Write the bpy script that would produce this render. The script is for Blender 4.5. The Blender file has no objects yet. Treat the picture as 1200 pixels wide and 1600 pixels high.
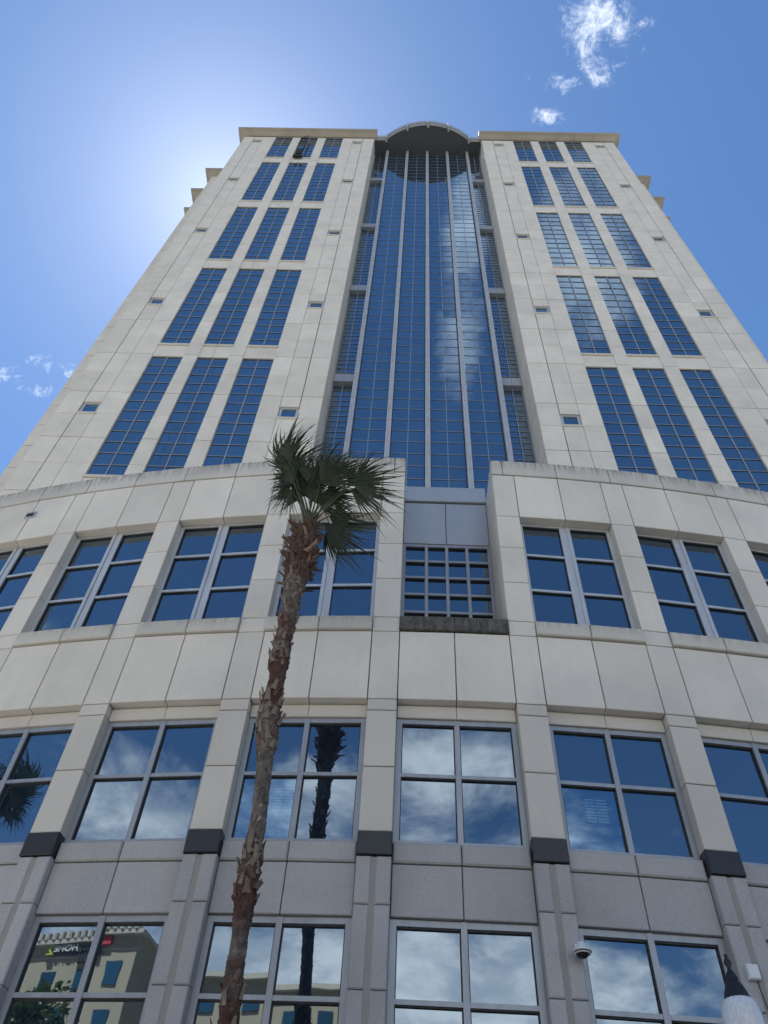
import bpy, math, random
from mathutils import Vector, Matrix, Euler
from math import sin, cos, pi, radians
rnd = random.Random(11)
scene = bpy.context.scene
col = scene.collection

# ------------------------------------------------------------------ camera
CAM = Vector((-1.206, 0.0, 1.6))
yaw, pitch, roll = radians(-2.6762), radians(50.8134), radians(3.805)
Fv = Vector((sin(yaw) * cos(pitch), cos(yaw) * cos(pitch), sin(pitch)))
R0 = Vector((cos(yaw), -sin(yaw), 0)); U0 = R0.cross(Fv)
Rv = cos(roll) * R0 + sin(roll) * U0; Uv = -sin(roll) * R0 + cos(roll) * U0
cd = bpy.data.cameras.new('camera'); cam = bpy.data.objects.new('camera', cd); col.objects.link(cam)
cd.sensor_fit = 'VERTICAL'; cd.sensor_height = 36.0; cd.lens = 1228.32 / 1600 * 36
cd.clip_start = 0.05; cd.clip_end = 5000
cam.matrix_world = Matrix(((Rv.x, Uv.x, -Fv.x, CAM.x), (Rv.y, Uv.y, -Fv.y, CAM.y), (Rv.z, Uv.z, -Fv.z, CAM.z), (0, 0, 0, 1)))
scene.camera = cam

# ------------------------------------------------------------------ sun and sky
SUN = Vector((-0.222, 0.302, 0.927)).normalized()      # towards the sun, behind the tower
elev = math.asin(SUN.z); az = math.atan2(SUN.x, SUN.y)
sd = bpy.data.lights.new('sun', 'SUN'); sd.energy = 5.0; sd.angle = radians(0.53); sd.color = (1.0, 0.95, 0.87)
so = bpy.data.objects.new('sun', sd); col.objects.link(so)
so.rotation_euler = SUN.to_track_quat('Z', 'Y').to_euler()

w = bpy.data.worlds.new('World'); scene.world = w; w.use_nodes = True
nt = w.node_tree; nt.nodes.clear(); L = nt.links.new
def N(t, **kw):
    n = nt.nodes.new(t)
    for k, v in kw.items(): setattr(n, k, v)
    return n
def mth(op, a, b=None, c=None, clamp=False):
    n = N('ShaderNodeMath', operation=op); n.use_clamp = clamp
    for i, v in enumerate((a, b, c)):
        if v is None: continue
        if isinstance(v, (int, float)): n.inputs[i].default_value = v
        else: L(v, n.inputs[i])
    return n.outputs[0]
def sstep(v, lo, hi):
    n = N('ShaderNodeMapRange', interpolation_type='SMOOTHSTEP'); n.clamp = True
    L(v, n.inputs[0]); n.inputs[1].default_value = lo; n.inputs[2].default_value = hi
    return n.outputs[0]
sky = N('ShaderNodeTexSky', sky_type='NISHITA'); sky.sun_disc = False
sky.sun_elevation = elev; sky.sun_rotation = az
sky.altitude = 20; sky.air_density = 1.0; sky.dust_density = 0.04; sky.ozone_density = 3.0
tc = N('ShaderNodeTexCoord'); sep = N('ShaderNodeSeparateXYZ'); L(tc.outputs['Generated'], sep.inputs[0])
dz = mth('ADD', mth('MAXIMUM', sep.outputs[2], 0.0), 0.15)
px = mth('DIVIDE', sep.outputs[0], dz); py = mth('DIVIDE', sep.outputs[1], dz)
cmb = N('ShaderNodeCombineXYZ'); L(px, cmb.inputs[0]); L(py, cmb.inputs[1])
def noise(scale, detail, rough, dist, off=0.0):
    n = N('ShaderNodeTexNoise'); n.inputs['Scale'].default_value = scale; n.inputs['Detail'].default_value = detail
    n.inputs['Roughness'].default_value = rough; n.inputs['Distortion'].default_value = dist
    v = N('ShaderNodeVectorMath', operation='ADD'); L(cmb.outputs[0], v.inputs[0]); v.inputs[1].default_value = (off, off * .7, 0)
    L(v.outputs[0], n.inputs['Vector']); return n.outputs['Fac']
def blob(cx, cy, rx, ry, amp):
    a = mth('DIVIDE', mth('SUBTRACT', px, cx), rx); b = mth('DIVIDE', mth('SUBTRACT', py, cy), ry)
    d = mth('SQRT', mth('ADD', mth('MULTIPLY', a, a), mth('MULTIPLY', b, b)))
    return mth('MULTIPLY', sstep(d, 1.25, 0.1), amp)
# torn wisps high up
cov = None
for b in [(.166, .106, .064, .056, 1.12), (.172, .146, .030, .034, 1.0), (.143, .160, .038, .018, .90), (.125, .188, .036, .016, .95),
          (.104, .154, .014, .010, .6), (-.494, .482, .050, .035, .74), (-.452, .466, .040, .022, .72), (-.459, .503, .036, .016, .80), (-.420, .474, .024, .022, .98), (-.39, .455, .03, .012, .55)]:
    o = blob(*b); cov = o if cov is None else mth('MAXIMUM', cov, o)
n1 = mth('ADD', mth('MULTIPLY', noise(30, 10, .72, .5, 3.1), .62), mth('MULTIPLY', noise(85, 8, .7, .8, 1.3), .38))
wisp = sstep(mth('ADD', n1, mth('MULTIPLY', mth('SUBTRACT', cov, 1.0), .26)), .40, .70)
wisp = mth('MULTIPLY', wisp, sstep(cov, 0.0, .4))
# broken cloud bank in the northern half of the sky, thicker towards the horizon
n2 = noise(3.0, 11, .64, .35, 7.7)
bank = mth('MULTIPLY', sstep(py, -0.72, -1.30), mth('SUBTRACT', 1.0, mth('MULTIPLY', sstep(px, .25, 1.0), .42)))
pat = mth('MAXIMUM', blob(.20, -.31, .13, .20, .70), blob(.055, -.34, .055, .26, .80))
pat = mth('MAXIMUM', pat, blob(-.95, -.75, .30, .30, .50)); pat = mth('MAXIMUM', pat, blob(-.92, -1.15, .52, .42, .74))
cv2 = mth('MAXIMUM', mth('ADD', mth('MULTIPLY', bank, .66), mth('MULTIPLY', sstep(py, -1.40, -2.0), .45)), pat)
cb = sstep(mth('ADD', mth('MULTIPLY', n2, 1.0), mth('MULTIPLY', cv2, .55)), .76, 1.06)
cb = mth('MULTIPLY', cb, sstep(cv2, 0.0, .3))
alpha = mth('MULTIPLY', mth('MAXIMUM', mth('MULTIPLY', wisp, .80), mth('MULTIPLY', cb, .92)), sstep(sep.outputs[2], 0.0, .06))
mix = N('ShaderNodeMix', data_type='RGBA'); L(alpha, mix.inputs[0]); hs = N('ShaderNodeHueSaturation'); hs.inputs['Saturation'].default_value = 1.14; hs.inputs['Value'].default_value = .80; L(sky.outputs[0], hs.inputs['Color']); 
vd = N('ShaderNodeVectorMath', operation='DOT_PRODUCT'); L(tc.outputs['Generated'], vd.inputs[0]); vd.inputs[1].default_value = SUN
glow = mth('MULTIPLY', mth('EXPONENT', mth('DIVIDE', mth('ARCCOSINE', vd.outputs['Value']), -0.125)), 3.3)      # aureole round the hidden sun
ag = N('ShaderNodeMix', data_type='RGBA', blend_type='ADD'); ag.inputs[0].default_value = 1.0; L(hs.outputs[0], ag.inputs[6])
gc = N('ShaderNodeCombineColor'); [L(glow, gc.inputs[i]) for i in range(3)]; L(gc.outputs[0], ag.inputs[7])
L(ag.outputs[2], mix.inputs[6]); 
cc_ = N('ShaderNodeMix', data_type='RGBA'); L(sstep(noise(4.6, 9, .62, .4, 2.2), .36, .64), cc_.inputs[0]); cc_.inputs[6].default_value = (5.4, 5.9, 6.7, 1); cc_.inputs[7].default_value = (9.8, 9.9, 10.0, 1)
L(cc_.outputs[2], mix.inputs[7])
bg = N('ShaderNodeBackground'); bg.inputs['Strength'].default_value = 0.050; L(mix.outputs[2], bg.inputs[0])
wo = N('ShaderNodeOutputWorld'); L(bg.outputs[0], wo.inputs[0])
scene.view_settings.view_transform = 'Standard'; scene.view_settings.look = 'None'
scene.view_settings.gamma = 1.0; scene.view_settings.exposure = 2.1
try: scene.view_settings.use_curve_mapping = False
except Exception: pass
scene.cycles.max_bounces = 6; scene.cycles.diffuse_bounces = 3; scene.cycles.glossy_bounces = 3
scene.cycles.use_denoising = True
scene.cycles.caustics_reflective = False; scene.cycles.caustics_refractive = False

# ------------------------------------------------------------------ materials
MAT = {}
class M:
    def __init__(s, name):
        s.m = bpy.data.materials.new(name); s.m.use_nodes = True; s.t = s.m.node_tree
        s.b = s.t.nodes['Principled BSDF']; MAT[name] = s.m
    def n(s, t, **kw):
        x = s.t.nodes.new(t)
        for k, v in kw.items(): setattr(x, k, v)
        return x
    def l(s, a, b): s.t.links.new(a, b)
    def coord(s, which='Object', scale=(1, 1, 1)):
        c = s.n('ShaderNodeTexCoord'); mp = s.n('ShaderNodeMapping'); mp.inputs['Scale'].default_value = scale
        s.l(c.outputs[which], mp.inputs['Vector']); return mp.outputs[0]
    def world(s, scale=(1, 1, 1)):
        c = s.n('ShaderNodeNewGeometry'); mp = s.n('ShaderNodeMapping'); mp.inputs['Scale'].default_value = scale
        s.l(c.outputs['Position'], mp.inputs['Vector']); return mp.outputs[0]
    def noise(s, vec, scale, detail=4, rough=.55, dist=0):
        x = s.n('ShaderNodeTexNoise'); x.inputs['Scale'].default_value = scale; x.inputs['Detail'].default_value = detail
        x.inputs['Roughness'].default_value = rough; x.inputs['Distortion'].default_value = dist; s.l(vec, x.inputs['Vector']); return x.outputs['Fac']
    def ramp(s, v, lo, hi, a=0., b=1.):
        x = s.n('ShaderNodeMapRange'); x.clamp = True; s.l(v, x.inputs[0])
        for i, q in zip((1, 2, 3, 4), (lo, hi, a, b)): x.inputs[i].default_value = q
        return x.outputs[0]
    def math(s, op, a, b):
        x = s.n('ShaderNodeMath', operation=op)
        for i, v in enumerate((a, b)):
            if isinstance(v, (int, float)): x.inputs[i].default_value = v
            else: s.l(v, x.inputs[i])
        return x.outputs[0]
    def mix(s, f, a, b, blend='MIX'):
        x = s.n('ShaderNodeMix', data_type='RGBA', blend_type=blend)
        for i, v in ((0, f), (6, a), (7, b)):
            if isinstance(v, (int, float)): x.inputs[i].default_value = v
            elif isinstance(v, tuple): x.inputs[i].default_value = v + (1,) if len(v) == 3 else v
            else: s.l(v, x.inputs[i])
        return x.outputs[2]
    def bump(s, h, dist, strength=1.0):
        x = s.n('ShaderNodeBump'); x.inputs['Distance'].default_value = dist; x.inputs['Strength'].default_value = strength
        s.l(h, x.inputs['Height']); s.l(x.outputs[0], s.b.inputs['Normal'])
    def set(s, color=None, rough=None, metal=None):
        if color is not None:
            if isinstance(color, tuple): s.b.inputs['Base Color'].default_value = color + (1,)
            else: s.l(color, s.b.inputs['Base Color'])
        if rough is not None: s.b.inputs['Roughness'].default_value = rough
        if metal is not None: s.b.inputs['Metallic'].default_value = metal

def precast(name, c, speck, vary=.07, stain=0.0):
    m = M(name); oi = m.n('ShaderNodeObjectInfo'); W = m.world()
    big = m.ramp(m.noise(W, .55, 5, .6), .3, .7, 1 - vary, 1 + vary)
    rn = m.ramp(oi.outputs['Random'], 0, 1, 1 - vary * .75, 1 + vary * .55)
    fine = m.ramp(m.noise(W, 95, 3, .7), .3, .7, 1 - speck, 1 + speck)
    streak = m.ramp(m.noise(m.world((3.2, 3.2, .16)), 1.5, 5, .65), .50, .78, 1.0, 1 - .05)
    k = m.math('MULTIPLY', m.math('MULTIPLY', big, rn), m.math('MULTIPLY', fine, streak))
    cc = m.mix(1.0, c, k, 'MULTIPLY')
    warm = m.mix(m.ramp(m.noise(W, 1.1, 3, .5), .4, .75, 0, .09), cc, (c[0] * .92, c[1] * .84, c[2] * .70))
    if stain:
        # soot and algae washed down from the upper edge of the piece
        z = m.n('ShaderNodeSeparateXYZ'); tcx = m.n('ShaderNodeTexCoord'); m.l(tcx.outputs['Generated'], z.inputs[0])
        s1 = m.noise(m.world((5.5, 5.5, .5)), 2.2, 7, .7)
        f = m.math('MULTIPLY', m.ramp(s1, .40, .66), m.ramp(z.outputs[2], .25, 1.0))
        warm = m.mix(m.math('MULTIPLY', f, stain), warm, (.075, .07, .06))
    m.set(warm, .82); m.bump(m.noise(W, 140, 2, .6), .0025, .7); return m
precast('cream_precast', (.60, .573, .520), .05, .10)
precast('grey_aggregate', (.345, .343, .348), .38, .11)
precast('pier_precast', (.52, .495, .45), .15)
precast('stained_precast', (.50, .485, .445), .06, .08, .9)
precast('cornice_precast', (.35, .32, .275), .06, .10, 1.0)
precast('sill_precast', (.50, .485, .44), .06, .08, .5)
m = M('sooty_sill'); f1 = m.ramp(m.noise(m.world((4, 4, .6)), 2.2, 8, .75), .46, .72); f2 = m.ramp(m.noise(m.world(), 9, 6, .7), .35, .65)
cc = m.mix(f2, (.030, .029, .026), (.085, .08, .072)); m.set(m.mix(m.math('MULTIPLY', f1, .6), cc, (.22, .215, .20)), .85); m.bump(f2, .004)
precast('hotel_stucco', (.33, .29, .215), .03)
precast('hotel_trim', (.42, .39, .33), .03)
m = M('groove_mortar'); m.set((.27, .26, .245), .9)
m = M('core_shell'); m.set((.06, .058, .055), .95)
m = M('granite'); v = m.world(); f = m.ramp(m.noise(v, 120, 3, .8), .45, .72); m.set(m.mix(f, (.008, .009, .011), (.045, .046, .05)), .34)
m = M('frame_metal'); oi = m.n('ShaderNodeObjectInfo'); f = m.ramp(m.noise(m.world((1, 1, .2)), 6, 5, .6), .3, .7)
m.set(m.mix(f, (.255, .275, .305), (.32, .345, .375)), .42, .35)
m = M('bright_metal'); f = m.ramp(m.noise(m.world((1, 1, .2)), 5, 5, .6), .3, .7); m.set(m.mix(f, (.40, .42, .45), (.50, .53, .56)), .42, .3)
m = M('metal_panel'); f = m.ramp(m.noise(m.world((1, 1, .3)), 1.2, 4, .6), .3, .7); m.set(m.mix(f, (.34, .365, .40), (.39, .415, .45)), .42, .35)
m = M('canopy_metal'); f = m.ramp(m.noise(m.world(), 1.2, 4, .6), .3, .7); m.set(m.mix(f, (.30, .325, .36), (.37, .40, .44)), .5, .2)
m = M('soffit'); m.set((.055, .06, .07), .75)
m = M('gasket'); m.set((.018, .019, .021), .6)
m = M('black_metal'); m.set((.006, .0065, .007), .55, 0.0)
m = M('white_plastic'); m.set((.62, .64, .66), .4)
m = M('light_stone'); m.set((.5, .48, .42), .8)
def glass(name, tint, refl, dark, wav):
    m = M(name); m.t.nodes.remove(m.b); out = m.t.nodes['Material Output']
    oi = m.n('ShaderNodeObjectInfo')
    c = m.n('ShaderNodeTexCoord'); va = m.n('ShaderNodeVectorMath', operation='ADD')
    g = m.n('ShaderNodeNewGeometry'); m.l(g.outputs['Position'], va.inputs[0])
    sc = m.n('ShaderNodeVectorMath', operation='SCALE'); sc.inputs[0].default_value = (17, 31, 7); m.l(oi.outputs['Random'], sc.inputs['Scale']); m.l(sc.outputs[0], va.inputs[1])
    bp = m.n('ShaderNodeBump'); bp.inputs['Distance'].default_value = wav; m.l(m.noise(va.outputs[0], .9, 2, .4), bp.inputs['Height'])
    gl = m.n('ShaderNodeBsdfGlossy'); gl.inputs['Roughness'].default_value = .012; gl.inputs['Color'].default_value = tint + (1,); m.l(bp.outputs[0], gl.inputs['Normal'])
    df = m.n('ShaderNodeBsdfDiffuse')
    dm = m.mix(m.ramp(oi.outputs['Random'], 0, 1), dark, tuple(q * 1.6 for q in dark)); m.l(dm, df.inputs['Color'])
    fr = m.n('ShaderNodeFresnel'); fr.inputs['IOR'].default_value = 1.5
    k = m.math('ADD', m.math('MULTIPLY', fr.outputs[0], .6), refl)
    mx = m.n('ShaderNodeMixShader'); m.l(k, mx.inputs[0]); m.l(df.outputs[0], mx.inputs[1]); m.l(gl.outputs[0], mx.inputs[2]); m.l(mx.outputs[0], out.inputs[0])
glass('podium_glass', (.72, .88, 1.0), .26, (.006, .012, .022), .0016)
m = M('clear_pane'); m.t.nodes.remove(m.b); gl = m.n('ShaderNodeBsdfGlossy'); gl.inputs['Roughness'].default_value = .012; gl.inputs['Color'].default_value = (.60, .83, 1.0, 1)
tr = m.n('ShaderNodeBsdfTransparent'); tr.inputs['Color'].default_value = (.42, .55, .62, 1); fr = m.n('ShaderNodeFresnel'); k = m.math('ADD', m.math('MULTIPLY', fr.outputs[0], .6), .27)
mx = m.n('ShaderNodeMixShader'); m.l(k, mx.inputs[0]); m.l(tr.outputs[0], mx.inputs[1]); m.l(gl.outputs[0], mx.inputs[2]); m.l(mx.outputs[0], m.t.nodes['Material Output'].inputs[0])
m = M('lit_louvre'); m.set((.5, .5, .48), .5); m.b.inputs['Emission Color'].default_value = (.85, .92, 1, 1); m.b.inputs['Emission Strength'].default_value = .09
glass('tower_glass', (.68, .87, 1.0), .29, (.013, .028, .050), .0026)
glass('hotel_glass', (.55, .75, .85), .05, (.015, .045, .075), .004)
m = M('bark'); W = m.world((1, 1, .5)); a = m.noise(W, 9, 8, .72, .8); b = m.noise(m.world((.35, .35, 1.0)), 1.15, 3, .55)
g = m.n('ShaderNodeNewGeometry'); cav = m.ramp(g.outputs['Pointiness'], .44, .54)
red = m.mix(m.ramp(a, .32, .68), (.028, .014, .012), (.135, .064, .046)); grey = m.mix(m.ramp(a, .36, .66), (.040, .031, .028), (.235, .20, .17))
cc = m.mix(m.ramp(b, .46, .56), red, grey); cc = m.mix(m.ramp(m.noise(m.world(), 6.5, 3, .6), .66, .70, 0, .8), cc, (.33, .30, .26))
m.set(cc, .92); m.bump(m.noise(m.world((1, 1, .22)), 34, 6, .75), .03)
m = M('leaf_base'); oi = m.n('ShaderNodeObjectInfo'); a = m.noise(m.coord('Object', (1, 1, .3)), 22, 5, .7)
cc = m.mix(m.ramp(a, .3, .7), (.10, .07, .052), (.27, .225, .18)); cc = m.mix(m.ramp(oi.outputs['Random'], .45, .6), cc, m.mix(m.ramp(a, .3, .7), (.055, .030, .024), (.17, .10, .072)))
cc = m.mix(m.ramp(oi.outputs['Random'], .90, .94, 0, .5), cc, (.26, .235, .20)); m.set(cc, .88); m.bump(a, .01)
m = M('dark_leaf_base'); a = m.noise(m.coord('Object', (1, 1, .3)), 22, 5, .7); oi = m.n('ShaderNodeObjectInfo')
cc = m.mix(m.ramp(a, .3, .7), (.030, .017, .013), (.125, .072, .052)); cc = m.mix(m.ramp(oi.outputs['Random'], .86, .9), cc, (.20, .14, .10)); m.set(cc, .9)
def leafmat(name, a, b, tr):
    m = M(name); oi = m.n('ShaderNodeObjectInfo'); W = m.world()
    f = m.ramp(m.noise(W, 9, 3, .6), .3, .7); c = m.mix(f, a, b)
    c = m.mix(m.ramp(oi.outputs['Random'], .4, 1, 0, .35), c, (.07, .065, .025))
    m.set(c, .5); m.b.inputs['Transmission Weight'].default_value = 0
    tl = m.n('ShaderNodeBsdfTranslucent'); m.l(c, tl.inputs['Color'])
    mx = m.n('ShaderNodeMixShader'); mx.inputs[0].default_value = tr
    o = m.t.nodes['Material Output']; m.l(m.b.outputs[0], mx.inputs[1]); m.l(tl.outputs[0], mx.inputs[2]); m.l(mx.outputs[0], o.inputs[0])
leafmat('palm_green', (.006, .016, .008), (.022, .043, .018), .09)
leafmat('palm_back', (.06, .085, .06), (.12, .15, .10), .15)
leafmat('tree_green', (.03, .06, .015), (.09, .14, .04), .2)
m = M('petiole'); f = m.ramp(m.noise(m.world(), 8, 3), .3, .7); m.set(m.mix(f, (.028, .040, .018), (.075, .075, .038)), .5)
m = M('trunk_bark'); f = m.ramp(m.noise(m.world((1, 1, .3)), 8, 6, .7), .3, .7); m.set(m.mix(f, (.05, .035, .025), (.16, .12, .09)), .9)
m = M('concrete'); f = m.ramp(m.noise(m.world(), 1.5, 8, .65), .3, .7); m.set(m.mix(f, (.20, .198, .192), (.27, .267, .26)), .85)
m = M('ground_mat'); f = m.ramp(m.noise(m.world(), .06, 8, .65), .3, .7); m.set(m.mix(f, (.085, .087, .085), (.125, .125, .12)), .9)
m = M('asphalt'); f = m.ramp(m.noise(m.world(), 2, 8, .7), .3, .7); m.set(m.mix(f, (.055, .055, .057), (.085, .084, .082)), .9)
m = M('road_paint'); m.set((.72, .72, .70), .7)
m = M('sign_white'); m.set((.80, .80, .78), .5)
m = M('sign_green'); m.set((.42, .55, .06), .5)
m = M('sign_dark'); m.set((.025, .022, .025), .5)
m = M('sign_red'); m.set((.45, .03, .045), .5)
m = M('rope_black'); m.set((.010, .010, .012), .7)
m = M('lamp_globe'); f = m.ramp(m.noise(m.world((1, 1, .3)), 60, 2), .35, .65); m.set(m.mix(f, (.66, .69, .71), (.80, .82, .84)), .14)
m.b.inputs['Transmission Weight'].default_value = .15
m = M('dome_smoke'); m.set((.015, .016, .018), .08)

# ------------------------------------------------------------------ helpers
def link(o, parent=None):
    col.objects.link(o)
    if parent is not None: o.parent = parent
    return o
def tag(o, label=None, cat=None, group=None, kind=None):
    if label: o['label'] = label
    if cat: o['category'] = cat
    if group: o['group'] = group
    if kind: o['kind'] = kind
    return o
def empty(name, loc=(0, 0, 0), rz=0):
    o = bpy.data.objects.new(name, None); o.location = loc; o.rotation_euler = (0, 0, rz); return link(o)
class MB:
    def __init__(s): s.v = []; s.f = []; s.mi = []
    def quad(s, pts, mi=0):
        k = len(s.v); s.v += [tuple(p) for p in pts]; s.f.append(tuple(range(k, k + len(pts)))); s.mi.append(mi)
    def box(s, x0, x1, y0, y1, z0, z1, mi=0):
        k = len(s.v); s.v += [(x0, y0, z0), (x1, y0, z0), (x1, y1, z0), (x0, y1, z0), (x0, y0, z1), (x1, y0, z1), (x1, y1, z1), (x0, y1, z1)]
        for f in ((0, 1, 5, 4), (1, 2, 6, 5), (2, 3, 7, 6), (3, 0, 4, 7), (4, 5, 6, 7), (3, 2, 1, 0)):
            s.f.append(tuple(k + i for i in f)); s.mi.append(mi)
    def cbox(s, x0, x1, y0, y1, z0, z1, c=.012, mi=0):
        k = len(s.v)
        s.v += [(x0, y1, z0), (x1, y1, z0), (x1, y1, z1), (x0, y1, z1), (x0, y0 + c, z0), (x1, y0 + c, z0), (x1, y0 + c, z1), (x0, y0 + c, z1),
                (x0 + c, y0, z0 + c), (x1 - c, y0, z0 + c), (x1 - c, y0, z1 - c), (x0 + c, y0, z1 - c)]
        F = [(8, 9, 10, 11), (4, 5, 9, 8), (5, 6, 10, 9), (6, 7, 11, 10), (7, 4, 8, 11), (0, 1, 5, 4), (1, 2, 6, 5), (2, 3, 7, 6), (3, 0, 4, 7), (3, 2, 1, 0)]
        for f in F: s.f.append(tuple(k + i for i in f)); s.mi.append(mi)
    def prism(s, poly, z0, z1, mi=0):
        n = len(poly); k = len(s.v)
        s.v += [(x, y, z0) for x, y in poly] + [(x, y, z1) for x, y in poly]
        for i in range(n):
            j = (i + 1) % n; s.f.append((k + i, k + j, k + n + j, k + n + i)); s.mi.append(mi)
        s.f.append(tuple(k + n + i for i in range(n))); s.mi.append(mi)
        s.f.append(tuple(k + i for i in reversed(range(n)))); s.mi.append(mi)
    def tube(s, pts, rad, n=8, mi=0, cap=True):
        k = len(s.v); P = [Vector(p) for p in pts]; m = len(P)
        if not isinstance(rad, (list, tuple)): rad = [rad] * m
        for i, p in enumerate(P):
            d = (P[min(i + 1, m - 1)] - P[max(i - 1, 0)]).normalized()
            a = d.cross(Vector((0, 0, 1)) if abs(d.z) < .9 else Vector((1, 0, 0))).normalized(); b = d.cross(a)
            for j in range(n):
                t = 2 * pi * j / n; s.v.append(tuple(p + (a * cos(t) + b * sin(t)) * rad[i]))
        for i in range(m - 1):
            for j in range(n):
                q = (j + 1) % n; s.f.append((k + i * n + j, k + i * n + q, k + (i + 1) * n + q, k + (i + 1) * n + j)); s.mi.append(mi)
        if cap:
            s.f.append(tuple(k + j for j in range(n))); s.mi.append(mi)
            s.f.append(tuple(k + (m - 1) * n + j for j in reversed(range(n)))); s.mi.append(mi)
    def lathe(s, prof, n=20, c=(0, 0, 0), mi=0):
        k = len(s.v); m = len(prof)
        for r, z in prof:
            for j in range(n):
                t = 2 * pi * j / n; s.v.append((c[0] + r * cos(t), c[1] + r * sin(t), c[2] + z))
        for i in range(m - 1):
            for j in range(n):
                q = (j + 1) % n; s.f.append((k + i * n + j, k + i * n + q, k + (i + 1) * n + q, k + (i + 1) * n + j)); s.mi.append(mi)
        s.f.append(tuple(k + j for j in reversed(range(n)))); s.mi.append(mi)
        s.f.append(tuple(k + (m - 1) * n + j for j in range(n))); s.mi.append(mi)
    def mesh(s, name, mats, smooth=False):
        me = bpy.data.meshes.new(name); me.from_pydata(s.v, [], s.f)
        mats = mats if isinstance(mats, (list, tuple)) else [mats]
        for q in mats: me.materials.append(MAT[q])
        if len(mats) > 1: me.polygons.foreach_set('material_index', s.mi)
        if smooth: me.polygons.foreach_set('use_smooth', [True] * len(s.f))
        me.validate(); me.update(); return me
    def obj(s, name, mats, parent=None, smooth=False, loc=(0, 0, 0), rz=0):
        o = bpy.data.objects.new(name, s.mesh(name, mats, smooth)); o.location = loc; o.rotation_euler = (0, 0, rz); return link(o, parent)
CACHE = {}
def panel_mesh(w, d, h, mat, c=.012):
    key = (round(w, 3), round(d, 3), round(h, 3), mat, c)
    if key not in CACHE:
        b = MB(); b.cbox(-w / 2, w / 2, 0, d, 0, h, c); CACHE[key] = b.mesh('panel', mat)
    return CACHE[key]
def put(name, me, parent, loc, rz=0.0, rx=0.0):
    o = bpy.data.objects.new(name, me); o.location = loc; o.rotation_euler = (rx, 0, rz); return link(o, parent)
def pane_mesh(w, h, mat):
    key = ('pane', round(w, 3), round(h, 3), mat)
    if key not in CACHE:
        b = MB(); b.box(-w / 2, w / 2, 0, .018, -h / 2, h / 2); CACHE[key] = b.mesh('pane', mat)
    return CACHE[key]
def jit(a=.10): return radians(rnd.gauss(0, a))

# ------------------------------------------------------------------ ground
def sheet(name, x0, x1, y0, y1, z, mat):
    b = MB(); b.quad([(x0, y0, z), (x1, y0, z), (x1, y1, z), (x0, y1, z)]); o = b.obj(name, mat); o['kind'] = 'structure'; return o
sheet('ground', -2500, 2500, -2500, 2500, 0.0, 'ground_mat')
sheet('road', -300, 300, -19.0, -6.0, 0.004, 'asphalt')
for nm, y0, y1 in (('pavement', -5.85, 14.6), ('pavement_far', -29.9, -19.15)):
    b = MB(); b.box(-300, 300, y0, y1, 0.002, .13); o = b.obj(nm, 'concrete'); o['kind'] = 'structure'
for nm, y0 in (('kerb', -6.0), ('kerb_far', -19.15)):
    b = MB(); b.box(-300, 300, y0 + .003, y0 + .147, 0.003, .14); o = b.obj(nm, 'light_stone'); o['kind'] = 'structure'
b = MB()
for i in range(-14, 15): b.box(i * 9 - 1.5, i * 9 + 1.5, -12.56, -12.44, .006, .009)
o = b.obj('lane_marking', 'road_paint'); o['kind'] = 'structure'

# ------------------------------------------------------------------ podium
RAD = 54.437; TH = radians(3.4258); CY = 14 + RAD
def pol(a, off): r = RAD - off; return (r * sin(a), CY - r * cos(a))
pod = empty('podium_building', (0, 14, 0)); tag(pod, 'curved pale stone podium with three rows of blue windows, at the foot of the tower', 'building')
def PUT(name, a, w_, z0, z1, off, d, mat, gap=.022, c=.012):
    x, y = pol(a, off)
    return put(name, panel_mesh(w_ - gap, d, z1 - z0 - gap, mat, c), pod, (x, y - 14, z0 + gap / 2), a)
PW = .659; BW = RAD * TH - PW; HB = BW / 2; ab = HB / 2 / RAD          # pier width, bay width, half bay
KB = range(-6, 7)
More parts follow.
